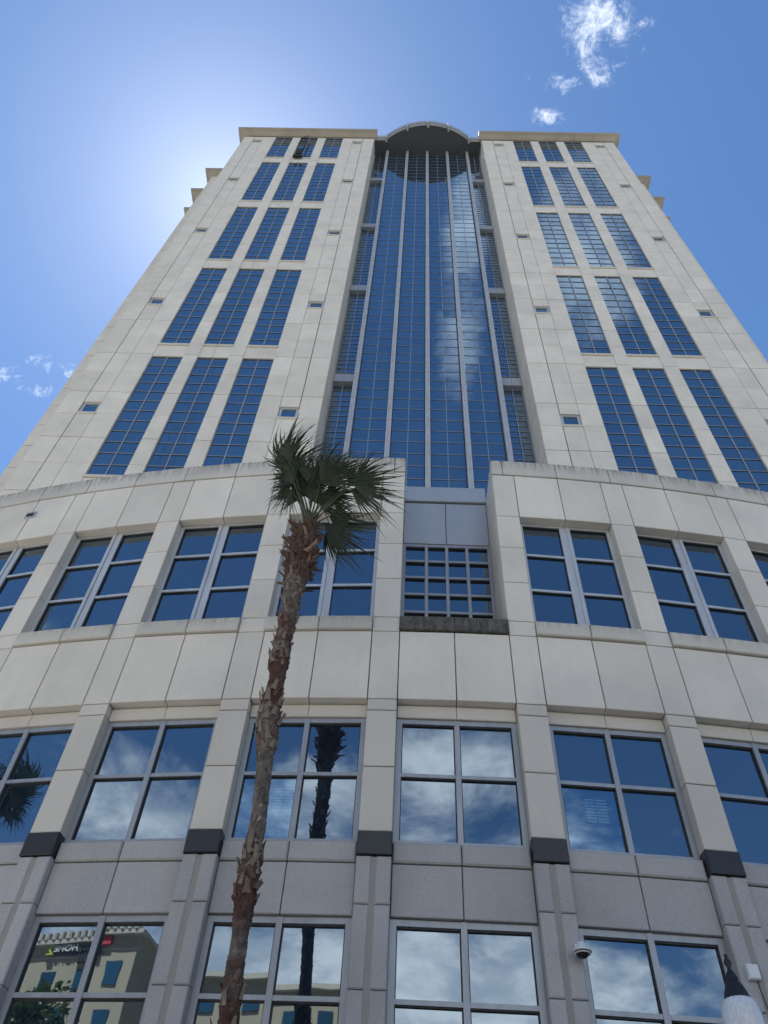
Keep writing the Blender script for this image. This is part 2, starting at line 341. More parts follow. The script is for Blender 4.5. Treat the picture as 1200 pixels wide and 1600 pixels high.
# core shell behind the panels
arc = [pol(a, .45) for a in [(-6.62 + 13.24 * i / 80) * TH for i in range(81)]]
b = MB(); b.prism([(x, y - 14) for x, y in arc] + [(arc[-1][0], 18), (arc[0][0], 18)], 0, 14.60)
nl = [(x, y) for x, y in arc if x < -1.7]; nr = [(x, y) for x, y in arc if x > 1.7]
up = nl + [(-1.62, pol(0, .45)[1]), (-1.62, 15.95), (1.62, 15.95), (1.62, pol(0, .45)[1])] + nr
b.prism([(x, y - 14) for x, y in up] + [(arc[-1][0], 18), (arc[0][0], 18)], 14.601, 20.95)
b.obj('core_wall', 'core_shell', pod)
def podium_window(a, z0, z1, off, trans, kind):
    """flat two-light window: frame mesh with its panes as children; local origin at the sill centre"""
    x, y = pol(a, off); W = BW - .006; b = MB(); fw = .075
    H = z1 - z0; hw = W / 2
    if kind == 'double':
        b.box(-hw, -hw + .11, 0, .10, 0, H); b.box(hw - .11, hw, 0, .10, 0, H)
        b.box(-.15, -.052, -.01, .10, 0, H); b.box(.052, .15, -.01, .10, 0, H); b.box(-.052, .052, .012, .10, 0, H)
        b.box(-.049, -.046 + .0, .004, .012, 0, H, 1)
        ed = [(-hw + .11, -.15), (.15, hw - .11)]; fz = .07
    else:
        b.box(-hw, -hw + .12, 0, .10, 0, H); b.box(hw - .12, hw, 0, .10, 0, H); b.box(-.055, .055, -.012, .10, 0, H)
        ed = [(-hw + .12, -.055), (.055, hw - .12)]; fz = .11
    zs = [0.0] + [t - z0 for t in trans] + [H]; wins = []
    for (x0, x1) in ed:
        b.box(x0, x1, .002, .10, H - fz, H); b.box(x0, x1, .002, .10, 0, .07)
        for i, t in enumerate(zs[1:-1]): b.box(x0, x1, .0 + (.006 if kind == 'double' else .002), .10, t - .04, t + .04); b.box(x0, x1, .03, .10, t - .062, t - .04, 1)
        b.box(x0, x1, .03, .10, H - fz - .03, H - fz, 1)
        b.box(x0, x0 + .018, .03, .10, 0, H - fz, 1); b.box(x1 - .018, x1, .03, .10, 0, H - fz, 1)
        for i in range(len(zs) - 1):
            lo = zs[i] + (.07 if i == 0 else .04); hi = zs[i + 1] - (fz if i == len(zs) - 2 else .04); wins.append(((x0 + x1) / 2, (lo + hi) / 2, x1 - x0, hi - lo))
    o = b.obj('window', ['frame_metal' if kind != 'double' else 'bright_metal', 'gasket'], pod, loc=(x, y - 14, z0), rz=a)
    lit = kind == 'plain' and z0 > 5 and abs(abs(a) - TH) < 1e-6
    if lit:
        lb = MB()
        for i in range(8):
            xl = -.50 if a < 0 else -.70; lb.box(xl, xl + .17 + .02 * (i % 3), .115, .135, .72 + .066 * i, .738 + .066 * i); lb.box(xl + .22, xl + .42, .115, .135, .72 + .066 * i, .738 + .066 * i)
        lb.obj('lit_louvre', 'lit_louvre', o)
    for q, (cx, cz, ww, hh) in enumerate(wins):
        put('pane', pane_mesh(ww, hh, 'clear_pane' if lit and q == 0 else 'podium_glass'), o, (cx, .075, cz), jit(.16), jit(.16))
    return o
ZL1 = [1.0, 2.4, 3.8, 5.2, 6.58, 7.94, 8.82]
for k in KB:
    a = k * TH
    for s in (-1, 1):
        aa = a + s * ab
        PUT('spandrel_panel', aa, HB, 7.80, 8.76, .17, .26, 'grey_aggregate')
        PUT('sill_band', aa, HB, 8.76, 9.17, .13, .30, 'grey_aggregate', c=.03)
        PUT('head_panel', aa, HB, 12.02, 12.352, .21, .22, 'pier_precast', .014)
        PUT('wall_panel', aa, HB, 12.36, 14.34, 0, .44, 'cream_precast')
        if k != 0:
            PUT('window_sill', aa, HB, 14.35, 14.775, -.085, .45, 'sill_precast', .014, .025)
            PUT('wall_panel', aa, HB, 18.81, 20.74, 0, .44, 'cream_precast')
        else:
            PUT('window_sill', aa, HB + .02, 14.35, 14.80, -.07, .55, 'sooty_sill', .014, .025)
    PUT('plinth_panel', a, BW, .13, 1.0, .1, .3, 'grey_aggregate')
    podium_window(a, 1.0, 7.795, .25, [3.8, 6.50], 'plain')
    podium_window(a, 9.19, 12.015, .27, [10.66], 'plain')
    if k != 0: podium_window(a, 14.78, 18.80, .27, [16.18, 17.52], 'double')
for k in range(-6, 8):
    a = (k - .5) * TH
    PUT('granite_block', a, PW, 8.82, 9.285, -.035, .47, 'granite', .006)
    for i in range(len(ZL1) - 1):
        for s in (-1, 1):
            ww = (PW - .085) / 2
            PUT('pier_stone', a + s * (.0425 + ww / 2) / RAD, ww, ZL1[i], ZL1[i + 1], 0, .42, 'grey_aggregate', .016, .02)
    x, y = pol(a, .022); b = MB(); b.box(-.06, .06, 0, .3, .14, 8.8); b.obj('pier_groove', 'groove_mortar', pod, loc=(x, y - 14, 0), rz=a)
    PUT('plinth_panel', a, PW, .13, 1.0, -.01, .4, 'grey_aggregate')
    for z0, z1 in ((9.29, 10.68), (10.68, 12.06), (12.06, 12.36)): PUT('pier_panel', a, PW, z0, z1, 0, .44, 'pier_precast')
    for z0, z1 in ((12.36, 14.34), (18.81, 20.74)): PUT('wall_panel', a, PW, z0, z1, 0, .44, 'cream_precast')
    for z0, z1 in ((14.34, 14.80), (14.80, 16.15), (16.15, 17.49), (17.49, 18.81)): PUT('pier_panel', a, PW, z0, z1, 0, .44, 'cream_precast', .018)
# coping: half-bay stones, broken at the central notch
for k in KB:
    for s in (-1, 1):
        if k == 0: continue
        PUT('coping_stone', k * TH + s * TH / 4, RAD * TH / 2, 20.75, 21.45, -.03, .60, 'stained_precast', .016)
for s in (-1, 1): PUT('coping_stone', s * (TH / 2 - .165 / RAD), .33, 20.75, 21.45, -.03, .60, 'stained_precast', .016)
# notch in the central bay: side walls, glazed grid, metal panels and coping
NY = 15.66
for s in (-1, 1):
    for z0, z1 in ((14.80, 16.15), (16.15, 17.49), (17.49, 18.81), (18.81, 20.74), (20.75, 21.45)):
        b = MB(); yy0 = 14.46 if z0 < 20.7 else 14.60
        b.box(s * 1.306 if s > 0 else -1.60, 1.60 if s > 0 else -1.306, yy0 - 14, 15.95 - 14, z0 + .008, z1 - .008)
        b.obj('notch_panel', 'cream_precast', pod)
b = MB(); b.box(-1.3, 1.3, .47, 1.9, 14.61, 14.78); b.obj('notch_floor', 'sill_precast', pod)
xs = [-1.30, -.60, 0, .60, 1.30]; zr = [14.80, 15.22, 15.90, 16.58, 17.26, 17.94, 18.62, 19.24]
b = MB(); b.box(-1.30, -1.21, 0, .12, 14.79, 19.35); b.box(1.21, 1.30, 0, .12, 14.79, 19.35)
for x in xs[1:-1]: b.box(x - .045, x + .045, -.02, .12, 14.79, 19.24)
b.box(-1.21, 1.21, .002, .12, 19.24, 19.35)
edges = [-1.21, -.645, -.555, -.045, .045, .555, .645, 1.21]
for i in range(4):
    for z in zr[1:-1]: b.box(edges[2 * i], edges[2 * i + 1], .004, .12, z - .045, z + .035); b.box(edges[2 * i], edges[2 * i + 1], .04, .12, z - .065, z - .045, 1)
    b.box(edges[2 * i], edges[2 * i + 1], .04, .12, 19.21, 19.24, 1)
gw = b.obj('grid_window', ['frame_metal', 'gasket'], pod, loc=(0, NY - 14, 0))
for i in range(4):
    for j in range(len(zr) - 1):
        lo = zr[j] + .035; hi = zr[j + 1] - (.045 if j < len(zr) - 2 else 0)
        put('pane', pane_mesh(edges[2 * i + 1] - edges[2 * i], hi - lo, 'podium_glass'), gw, ((edges[2 * i] + edges[2 * i + 1]) / 2, .09, (lo + hi) / 2), jit(), jit())
for s in (-1, 1):
    b = MB(); b.cbox(min(0, s * 1.298) + .008, max(0, s * 1.298) - .008, NY - 14 - .02, NY - 14 + .25, 19.37, 21.31, .01); b.obj('metal_panel', 'metal_panel', pod)
b = MB(); b.cbox(-1.30, 1.30, NY - 14 - .10, NY - 14 + .6, 21.35, 22.09, .02); b.obj('metal_coping', 'metal_panel', pod)
# rain scupper with its drip stain
x, y = pol(radians(-13.68), 0); b = MB(); sa = radians(-13.68)
b.box(-.17, .17, -.05, .0, -.13, -.10); b.box(-.17, .17, -.05, .0, .10, .13); b.box(-.17, -.14, -.05, .0, -.10, .10); b.box(.14, .17, -.05, 0, -.10, .10)
b.box(-.14, .14, -.015, -.004, -.10, .10, 1); b.obj('scupper', ['bright_metal', 'gasket'], pod, loc=(x, y - 14, 19.98), rz=sa)
m = M('drip_stain'); z = m.n('ShaderNodeSeparateXYZ'); t_ = m.n('ShaderNodeTexCoord'); m.l(t_.outputs['Generated'], z.inputs[0])
fx = m.ramp(m.math('ABSOLUTE', m.math('SUBTRACT', z.outputs[0], .5), 0), .5, .1); nn = m.ramp(m.noise(m.world((8, 8, .6)), 2, 5, .7), .3, .7, .3, 1)
f = m.math('MULTIPLY', m.math('MULTIPLY', fx, m.ramp(z.outputs[2], 0, 1, .0, .85)), nn)
tr = m.n('ShaderNodeBsdfTransparent'); mx = m.n('ShaderNodeMixShader'); m.set((.06, .055, .05), .9); m.l(f, mx.inputs[0]); m.l(tr.outputs[0], mx.inputs[1]); m.l(m.b.outputs[0], mx.inputs[2]); m.l(mx.outputs[0], m.t.nodes['Material Output'].inputs[0])
b = MB(); b.quad([(-.10, -.004, 0), (.10, -.004, 0), (.10, -.004, 1.0), (-.10, -.004, 1.0)]); x, y = pol(sa, .004)
b.obj('drip_stain', 'drip_stain', pod, loc=(x, y - 14, 18.86), rz=sa)

# ------------------------------------------------------------------ tower
TY = 27.0
tow = empty('office_tower', (0, TY, 0)); tag(tow, 'tall pale precast tower with blue glass centre bay and small arched canopy', 'building')
half = [(7.32, 2.85), (7.32, .31), (23.7, .31), (23.7, 5.5), (28.8, 5.5), (28.8, 8.2), (31.2, 8.2), (31.2, 10.8), (32.6, 10.8), (32.6, 34)]
b = MB(); b.prism([(-x, y) for x, y in reversed(half)][0:] + half, 0, 112.9); b.obj('core_wall', 'core_shell', tow)
# order: left back .. left recess, right recess .. right back
ROW = 2.717; Z0 = 52.05
def rz_(i): return Z0 + ROW * i
rows = range(-8, 22)
stuff = MB(); NP = [0]
def tpanel(x0, x1, z0, z1, gl, gr, gb, gt, mat='cream_precast', solo=True, y=0.0, name='wall_panel', d=.30):
    x0 += gl / 2; x1 -= gr / 2; z0 += gb / 2; z1 -= gt / 2
    if solo:
        put(name, panel_mesh(x1 - x0, d, z1 - z0, mat), tow, ((x0 + x1) / 2, y, z0))
    else: stuff.cbox(x0, x1, y, y + d, z0, z1, .012)
DK, FT = .055, .022
def gap(i): return DK if i % 2 == 0 else FT
SOLO_TOP = 68
BAYS = [37.33 + 16.3 * k for k in range(5)]
WX = [(11.05, 13.30), (14.32, 16.58), (17.60, 19.85)]
for sg in (-1, 1):
    def P(x0, x1, *r, **k):
        z0 = r[0]; gl, gr = r[2], r[3]
        if sg < 0: x0, x1, gl, gr = -x1, -x0, gr, gl
        tpanel(x0, x1, r[0], r[1], gl, gr, r[4], r[5], solo=(z0 < SOLO_TOP), **k)
    for i in rows:
        z0, z1 = rz_(i), min(rz_(i + 1), 112.3)
        if z0 > 112: continue
        gb, gt = gap(i), gap(i + 1)
        small = (i % 6 == 3)
        for c0, c1, gl, gr, sm in ((7.0, 8.42, 0, DK, 0), (8.42, 9.70, DK, FT, 1), (9.70, 11.05, FT, 0, 0), (13.30, 14.32, 0, 0, 0), (16.58, 17.60, 0, 0, 0),
                                   (19.85, 21.40, 0, FT, 0), (21.40, 22.62, FT, DK, 1), (22.62, 24.0, DK, 0, 0)):
            if sm and small: P(c0, c1, z0 + 1.42, z1, gl, gr, 0, gt)
            else: P(c0, c1, z0, z1, gl, gr, gb, gt)
        # panels below the first window row
        if z1 < 37.4:
            for x0, x1 in WX: P(x0, x1, z0, z1, FT, FT, gb, gt)
    for x0, x1 in WX:
        P(x0, x1, rz_(-6) if False else 35.75, 37.08, FT, FT, DK, 0, y=.03)
        for k in range(4): P(x0, x1, BAYS[k] + 14.47, BAYS[k + 1] - .24, FT, FT, 0, 0, y=.03)
        for k in range(5):
            b = MB(); b.cbox(min(sg * x0, sg * x1) - .06, max(sg * x0, sg * x1) + .06, -.075, .28, BAYS[k] - .235, BAYS[k], .02); b.obj('window_sill', 'light_stone', tow)
    # small square windows
    for c0, c1 in ((8.42, 9.70), (21.40, 22.62)):
        for i in rows:
            if i % 6 != 3 or rz_(i) > 110: continue
            z0 = rz_(i); xa, xb = sorted((sg * c0, sg * c1)); xa += .02; xb -= .02
            b = MB(); b.box(xa, xa + .16, .12, .30, z0 + .12, z0 + 1.42); b.box(xb - .16, xb, .12, .30, z0 + .12, z0 + 1.42)
            b.box(xa + .16, xb - .16, .122, .30, z0 + 1.30, z0 + 1.42); b.box(xa + .16, xb - .16, .122, .30, z0 + .12, z0 + .2)
            o = b.obj('small_window', 'bright_metal', tow)
            put('pane', pane_mesh(xb - xa - .32, 1.1, 'tower_glass'), o, ((xa + xb) / 2, .19, z0 + .75), jit(), jit())
            b = MB(); b.cbox(xa - .07, xb + .07, -.06, .29, z0 - .10, z0 + .118, .015); b.obj('window_sill', 'light_stone', tow)
    # tall glazed strips
    for ci, (x0, x1) in enumerate(WX):
        xa, xb = sorted((sg * x0, sg * x1)); W = xb - xa
        for k, z0 in enumerate(BAYS):
            nr = 12 if k < 4 else 8; H = nr * 14.47 / 12
            b = MB(); b.box(-W / 2 + .004, -W / 2 + .035, 0, .08, 0, H); b.box(W / 2 - .035, W / 2 - .004, 0, .08, 0, H); b.box(-.036, .036, -.03, .08, 0, H)
            ph = 14.47 / 12
            for e0, e1 in ((-W / 2 + .035, -.036), (.036, W / 2 - .035)):
                for j in range(nr + 1):
                    lo = max(j * ph - .026, 0); hi = min(j * ph + .026, H); b.box(e0, e1, -.008, .08, lo, hi)
                    if 0 < j: b.box(e0, e1, .012, .08, lo - .034, lo, 1)
            o = b.obj('window', ['frame_metal', 'gasket'], tow, loc=((xa + xb) / 2, .12, z0))
            pw = W / 2 - .071
            if k < 1:
                for j in range(nr):
                    for s in (-1, 1): put('pane', pane_mesh(pw, ph - .062, 'tower_glass'), o, (s * (.036 + pw / 2), .034, (j + .5) * ph), jit(.12), jit(.12))
            else:
                g = MB()
                for j in range(nr):
                    for s in (-1, 1):
                        xc = s * (.036 + pw / 2); t1, t2 = jit(.12), jit(.12); hh = ph / 2 - .031; zc = (j + .5) * ph
                        g.quad([(xc + dx * pw / 2, .034 + t1 * dx * pw / 2 + t2 * dz_ * hh, zc + dz_ * hh) for dx, dz_ in ((-1, -1), (1, -1), (1, 1), (-1, 1))])
                tag(g.obj('glazing', 'tower_glass', o), kind='stuff')
    # recess side walls
    for i in rows:
        z0, z1 = rz_(i) + gap(i) / 2, min(rz_(i + 1), 113.2) - gap(i + 1) / 2
        if z0 > 112: continue
        b = MB(); xa, xb = sorted((sg * 7.0, sg * 7.30)); b.box(xa, xb, .305, 2.60, z0, z1)
        if z0 < 60: b.obj('recess_panel', 'cream_precast', tow)
        else:
            k0 = len(stuff.v); stuff.v += b.v; stuff.f += [tuple(q + k0 for q in f) for f in b.f]; stuff.mi += b.mi
    # stepped wings behind
    for (c0, c1, yy) in ((24.0, 26.6, 5.2), (26.6, 29.1, 5.2), (29.1, 31.5, 7.9), (31.5, 32.9, 10.5)):
        for i in range(-10, 23):
            z0, z1 = rz_(i) + .9, min(rz_(i + 1) + .9, 112.3)
            if z0 > 112: continue
            xa, xb = sorted((sg * c0, sg * c1)); stuff.cbox(xa + .012, xb - .012, yy, yy + .3, z0 + .03, z1 - .03, .012)
tag(stuff.obj('upper_panels', 'cream_precast', tow), kind='stuff')
# cornice of flared blocks
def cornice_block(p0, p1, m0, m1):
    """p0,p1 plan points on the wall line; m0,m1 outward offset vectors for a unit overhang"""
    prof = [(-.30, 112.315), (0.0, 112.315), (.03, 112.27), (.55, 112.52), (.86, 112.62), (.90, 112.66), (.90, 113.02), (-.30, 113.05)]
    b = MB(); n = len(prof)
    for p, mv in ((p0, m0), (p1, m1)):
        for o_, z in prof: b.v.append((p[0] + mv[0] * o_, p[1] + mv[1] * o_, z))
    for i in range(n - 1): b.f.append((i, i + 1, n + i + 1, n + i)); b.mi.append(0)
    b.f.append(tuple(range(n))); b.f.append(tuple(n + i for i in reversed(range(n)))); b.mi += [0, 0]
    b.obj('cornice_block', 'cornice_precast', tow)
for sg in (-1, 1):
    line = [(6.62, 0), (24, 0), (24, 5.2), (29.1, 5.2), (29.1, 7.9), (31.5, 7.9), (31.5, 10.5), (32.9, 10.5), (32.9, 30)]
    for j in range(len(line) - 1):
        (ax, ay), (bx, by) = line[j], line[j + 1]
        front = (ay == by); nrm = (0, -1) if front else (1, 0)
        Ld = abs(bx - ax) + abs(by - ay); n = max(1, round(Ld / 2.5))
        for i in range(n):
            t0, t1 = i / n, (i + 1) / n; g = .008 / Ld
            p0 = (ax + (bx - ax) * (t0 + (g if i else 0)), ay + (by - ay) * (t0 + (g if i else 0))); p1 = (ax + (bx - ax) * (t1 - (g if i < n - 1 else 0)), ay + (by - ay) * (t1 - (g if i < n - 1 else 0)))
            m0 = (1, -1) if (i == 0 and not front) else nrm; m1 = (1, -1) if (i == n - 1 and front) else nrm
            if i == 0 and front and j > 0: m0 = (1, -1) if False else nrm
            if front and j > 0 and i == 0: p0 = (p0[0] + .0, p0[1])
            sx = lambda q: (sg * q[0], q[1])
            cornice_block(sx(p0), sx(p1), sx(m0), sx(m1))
# central curtain wall
CX = [-5.26, -2.63, 0, 2.63, 5.26]; GY = 2.25
ph = 1.3585; zb = 53.08 - ph * 23; zt = 113.3; nrow = int((zt - zb) / ph) + 1
cw = empty('curtain_wall', (0, 0, 0)); cw.parent = tow
SOLO_ROWS = (13, 31)
for c in range(4):
    for s in (0, 1):
        x0 = CX[c] + (.17 if s == 0 else 1.315 + .022); x1 = CX[c] + (1.315 - .022 if s == 0 else 2.63 - .17); g = MB()
        for j in range(nrow):
            z0 = zb + j * ph + .028; z1 = min(zb + (j + 1) * ph - .028, zt); pw = x1 - x0; xc = (x0 + x1) / 2
            if z1 <= z0: continue
            if SOLO_ROWS[0] <= j < SOLO_ROWS[1]: put('pane', pane_mesh(pw, z1 - z0, 'tower_glass'), cw, (xc, GY, (z0 + z1) / 2), jit(.12), jit(.12))
            else:
                t1, t2 = jit(.12), jit(.12); hh = (z1 - z0) / 2; zc = (z0 + z1) / 2
                g.quad([(xc + dx * pw / 2, GY + t1 * dx * pw / 2 + t2 * dz_ * hh, zc + dz_ * hh) for dx, dz_ in ((-1, -1), (1, -1), (1, 1), (-1, 1))])
        tag(g.obj('glazing', 'tower_glass', cw), kind='stuff')
    b = MB(); xa, xb = CX[c] + .17, CX[c + 1] - .17; xm = CX[c] + 1.315
    b.box(xm - .022, xm + .022, GY - .05, GY + .05, zb, zt); b.box(xa, xa + .05, GY - .09, GY + .05, zb, zt, 1); b.box(xb - .05, xb, GY - .09, GY + .05, zb, zt, 1)
    for e0, e1 in ((xa + .05, xm - .022), (xm + .022, xb - .05)):
        for j in range(1, nrow): b.box(e0, e1, GY - .028, GY + .05, zb + j * ph - .024, zb + j * ph + .024); b.box(e0, e1, GY - .010, GY + .05, zb + j * ph - .058, zb + j * ph - .028, 1)
    b.obj('transom_grid', ['frame_metal', 'gasket'], cw)
for x in CX:
    b = MB()
    for j in range(0, nrow, 2):
        z0 = zb + .68 + j * ph; z1 = min(z0 + 2 * ph - .03, 113.4)
        if z1 <= z0: continue
        b.cbox(x - .17, x - .065, GY - .50, GY + .05, z0, z1, .02); b.cbox(x + .065, x + .17, GY - .50, GY + .05, z0, z1, .02); b.box(x - .065, x + .065, GY - .44, GY + .04, z0, z1)
    b.obj('mullion', 'bright_metal', cw)
for sg in (-1, 1):
    # narrow louvred side bays
    xa, xb = sorted((sg * 5.45, sg * 6.98)); xm = sg * 6.22; g = MB(); b = MB(); h2 = ph / 2
    bands = [(52.6 + 16.3 * k, 53.8 + 16.3 * k) for k in range(-1, 5)]
    b.box(xm - .03, xm + .03, 2.40, 2.58, zb, zt); b.box(xa, xa + .06, 2.40, 2.58, zb, zt); b.box(xb - .06, xb, 2.40, 2.58, zb, zt)
    for e0, e1 in ((xa + .06, xm - .03), (xm + .03, xb - .06)):
        for j in range(2 * nrow):
            z = zb + j * h2
            if z > zt or any(q0 - .1 < z < q1 + .1 for q0, q1 in bands): continue
            b.box(e0, e1, 2.495, 2.58, z - .03, z + .03); b.box(e0, e1, 2.51, 2.58, z - .06, z - .03, 1)
        g.quad([(e0, 2.53, zb), (e1, 2.53, zb), (e1, 2.53, zt), (e0, 2.53, zt)])
    b.obj('louvre_grid', ['frame_metal', 'gasket'], cw); tag(g.obj('glazing', 'tower_glass', cw), kind='stuff')
    for q0, q1 in bands:
        b = MB(); b.cbox(xa + .005, xm - .006, 2.22, 2.56, q0, q1, .015); b.cbox(xm + .006, xb - .005, 2.22, 2.56, q0, q1, .015); b.box(xa - .1, xb, 2.12, 2.56, q0 - .1, q0 - .004); b.obj('spandrel_band', 'metal_panel', cw)
# bowed canopy over the centre bay
cp = empty('canopy', (0, 0, 0)); cp.parent = tow
def bow(x):
    t = min(1, abs(x) / 5.55); R_ = 9.0
    return .52 - (math.sqrt(R_ * R_ - (t * 5.55) ** 2) - math.sqrt(R_ * R_ - 5.55 ** 2)) * 1.0
bx = [-5.55 + 11.1 * i / 28 for i in range(29)]
poly = [(-6.98, .52)] + [(x, bow(x)) for x in bx] + [(6.98, .52), (6.98, 2.6), (-6.98, 2.6)]
b = MB(); b.prism(poly, 113.42, 113.6); b.obj('soffit', 'soffit', cp)
for (o0, o1, z0, z1, nm) in ((.0, .07, 113.38, 113.95, 'fascia'), (.10, .22, 113.95, 114.75, 'fascia_rim')):
    pts = [(-6.98, .52)] + [(x, bow(x)) for x in bx] + [(6.98, .52)]
    b = MB(); out_, in_ = [], []
    for i, p in enumerate(pts):
        q0 = Vector(pts[max(i - 1, 0)]); q1 = Vector(pts[min(i + 1, len(pts) - 1)]); d = (q1 - q0).normalized(); nv = Vector((d.y, -d.x))
        out_.append(Vector(p) + nv * o1); in_.append(Vector(p) - nv * .05)
    for i in range(len(pts) - 1):
        k = len(b.v)
        for q in (in_[i], in_[i + 1], out_[i + 1], out_[i]): b.v.append((q.x, q.y, z0))
        for q in (in_[i], in_[i + 1], out_[i + 1], out_[i]): b.v.append((q.x, q.y, z1))
        for f in ((3, 2, 1, 0), (4, 5, 6, 7), (0, 1, 5, 4), (2, 3, 7, 6)): b.f.append(tuple(k + q for q in f)); b.mi.append(0)
    b.obj(nm, 'canopy_metal', cp)
for x in (-5.45, -2.7, 0, 2.7, 5.45):
    y = bow(x); b = MB(); b.cbox(x - .13, x + .13, y - .36, y + .3, 113.30, 114.9, .02); b.obj('canopy_rib', 'bright_metal', cp)
for x in (-4.0, -1.3, 1.3, 4.0): 
    b = MB(); b.lathe([(.10, 0), (.10, .08)], 10, (x, 1.75, 113.35)); b.obj('downlight', 'black_metal', cp)
b = MB(); b.prism([(-7.3, .6), (7.3, .6), (7.3, 3), (-7.3, 3)], 113.62, 113.7); b.obj('canopy_roof', 'canopy_metal', cp)
# rope rigging at the top of the middle window on the left
rg = empty('rope_rigging', (-15.75, TY - .35, 101.9)); tag(rg, 'black rope rigging with bag hanging before the top left windows', 'rigging')
b = MB()
b.tube([(.05, .0, 9.4), (.02, -.1, 8.6), (-.45, -.1, 7.6), (-.52, 0, 6.2), (-.42, 0, 4), (-.36, 0, 2.2)], .055, 6)
b.tube([(.25, 0, 9.4), (.28, -.1, 8.2), (.30, 0, 6), (.32, 0, 2.0)], .06, 6)
b.tube([(-.5, 0, 7.3), (-.2, -.1, 8.2), (.25, -.05, 7.6), (.3, 0, 6.9), (-.1, 0, 6.7), (-.5, 0, 6.6)], .075, 6)
b.obj('rope', 'rope_black', rg)
b = MB(); b.lathe([(.05, 0), (.34, .08), (.40, .5), (.36, .95), (.30, 1.15), (.12, 1.3)], 12, (0, 0, .9)); b.obj('bag', 'rope_black', rg, True)
b = MB(); b.cbox(-.55, .5, -.15, .25, .0, .35, .04); b.obj('seat_board', 'rope_black', rg)
b = MB(); b.tube([(-.36, 0, 1.6), (-.5, .05, -30), (-.5, .05, -78)], .010, 5); b.tube([(.32, 0, 1.6), (.4, .05, -30), (.42, .05, -78)], .010, 5); b.obj('drop_line', 'rope_black', rg)

# ------------------------------------------------------------------ palms
TRUNK = [(-3.22, .13, .26), (-3.22, .5, .2), (-3.24, 2.0, .165), (-3.25, 3.6, .16), (-3.27, 5.14, .150), (-3.30, 5.58, .142), (-3.31, 6.05, .130), (-3.33, 6.39, .140), (-3.34, 6.74, .160), (-3.34, 7.11, .165), (-3.35, 7.60, .145), (-3.34, 7.80, .150), (-3.37, 8.34, .137),
         (-3.42, 9.04, .155), (-3.46, 9.53, .185), (-3.49, 10.06, .18), (-3.46, 10.63, .165), (-3.49, 11.07, .185), (-3.48, 11.46, .172), (-3.46, 12.21, .19), (-3.47, 12.92, .20), (-3.42, 13.49, .26), (-3.43, 14.09, .27), (-3.41, 14.51, .24), (-3.39, 14.83, .17), (-3.38, 15.0, .08)]
PX, PY = -3.3, 11.3
def prof(z):
    for i in range(len(TRUNK) - 1):
        if TRUNK[i][1] <= z <= TRUNK[i + 1][1]:
            t = (z - TRUNK[i][1]) / (TRUNK[i + 1][1] - TRUNK[i][1]); return TRUNK[i][0] + t * (TRUNK[i + 1][0] - TRUNK[i][0]) - PX, TRUNK[i][2] + t * (TRUNK[i + 1][2] - TRUNK[i][2])
    return TRUNK[-1][0] - PX, .1
palm = empty('palm_tree', (PX, PY, 0)); tag(palm, 'tall shaggy fan palm standing in front of the curved podium', 'palm tree')
b = MB(); nz, na = 760, 46; cellr = {}
def scale_relief(th, z, amp):
    """diamond lattice of leaf-base stubs, each leaning out towards its upper edge"""
    nu, hv = 6.0, .115; best = 0.0
    u = th / (2 * pi) * nu; v = z / hv
    for di in (0, 1):
        vv = v - di * .5; row = math.floor(vv); fv = vv - row; uu = u + .5 * di + .33 * row; c_ = math.floor(uu); fu = uu - c_
        key = (di, row, c_ % int(nu)); q = cellr.setdefault(key, (rnd.uniform(.3, 1.3), rnd.uniform(-.2, .2), rnd.uniform(.75, 1.25)))
        w_ = 1 - abs(fu - .5 - q[1] * (fv - .5)) * 2
        h_ = q[0] * max(0, min(1, w_ * 2.6 * q[2])) * (fv ** 1.3 if fv < .86 else max(0, (1 - fv) / .14))
        best = max(best, h_)
    return amp * best
def shag_amp(z):
    for z0, z1, a_ in ((6.45, 7.5, .060), (9.05, 10.3, .060), (10.8, 11.25, .055), (11.3, 12.95, .040), (12.95, 14.75, .075), (4.2, 5.8, .038)):
        if z0 <= z <= z1: return a_
    return .020
for i in range(nz):
    z = .13 + (15.0 - .13) * i / (nz - 1); cx, r = prof(z); am = sum(shag_amp(z + q) for q in (-.15, -.07, 0, .07, .15)) / 5
    for j in range(na):
        t = 2 * pi * j / na; q = r * (.80 if z < 12.9 else .88) + scale_relief(t, z, am) + rnd.gauss(0, .0035)
        b.v.append((cx + q * cos(t), q * sin(t), z))
for i in range(nz - 1):
    for j in range(na): b.f.append((i * na + j, i * na + (j + 1) % na, (i + 1) * na + (j + 1) % na, (i + 1) * na + j)); b.mi.append(0)
trunk = b.obj('trunk', 'bark', palm)
def boot_mesh(Ln, w0, w1, curl, split, mat, seed):
    r = random.Random(seed); b = MB(); n = 5
    L_, R_ = [], []
    for i in range(n + 1):
        t = i / n; y = -(.02 + curl * t ** 1.6); z = Ln * t; wd = (w0 + (w1 - w0) * t) / 2
        b.v += [(-wd + r.gauss(0, .006), y + .02, z), (0, y - .022 * (1 - t * .5), z), (wd + r.gauss(0, .006), y + .02, z), (0, y + .022, z)]
    for i in range(n):
        k = i * 4
        for p, q in ((0, 1), (1, 2), (2, 3), (3, 0)): b.f.append((k + p, k + q, k + 4 + q, k + 4 + p)); b.mi.append(0)
    k = n * 4; zt_ = Ln
    for s in (-1, 1):      # split, ragged tip
        e = len(b.v); b.v += [(s * w1 * split, -(.02 + curl * 1.15) + r.gauss(0, .02), zt_ + Ln * r.uniform(.12, .35))]
        b.f.append((k + (0 if s < 0 else 2), k + 1, e)); b.f.append((k + 1, k + 3, e)); b.f.append((k + 3, k + (0 if s < 0 else 2), e)); b.mi += [0] * 3
    return b.mesh('leaf_base', mat)
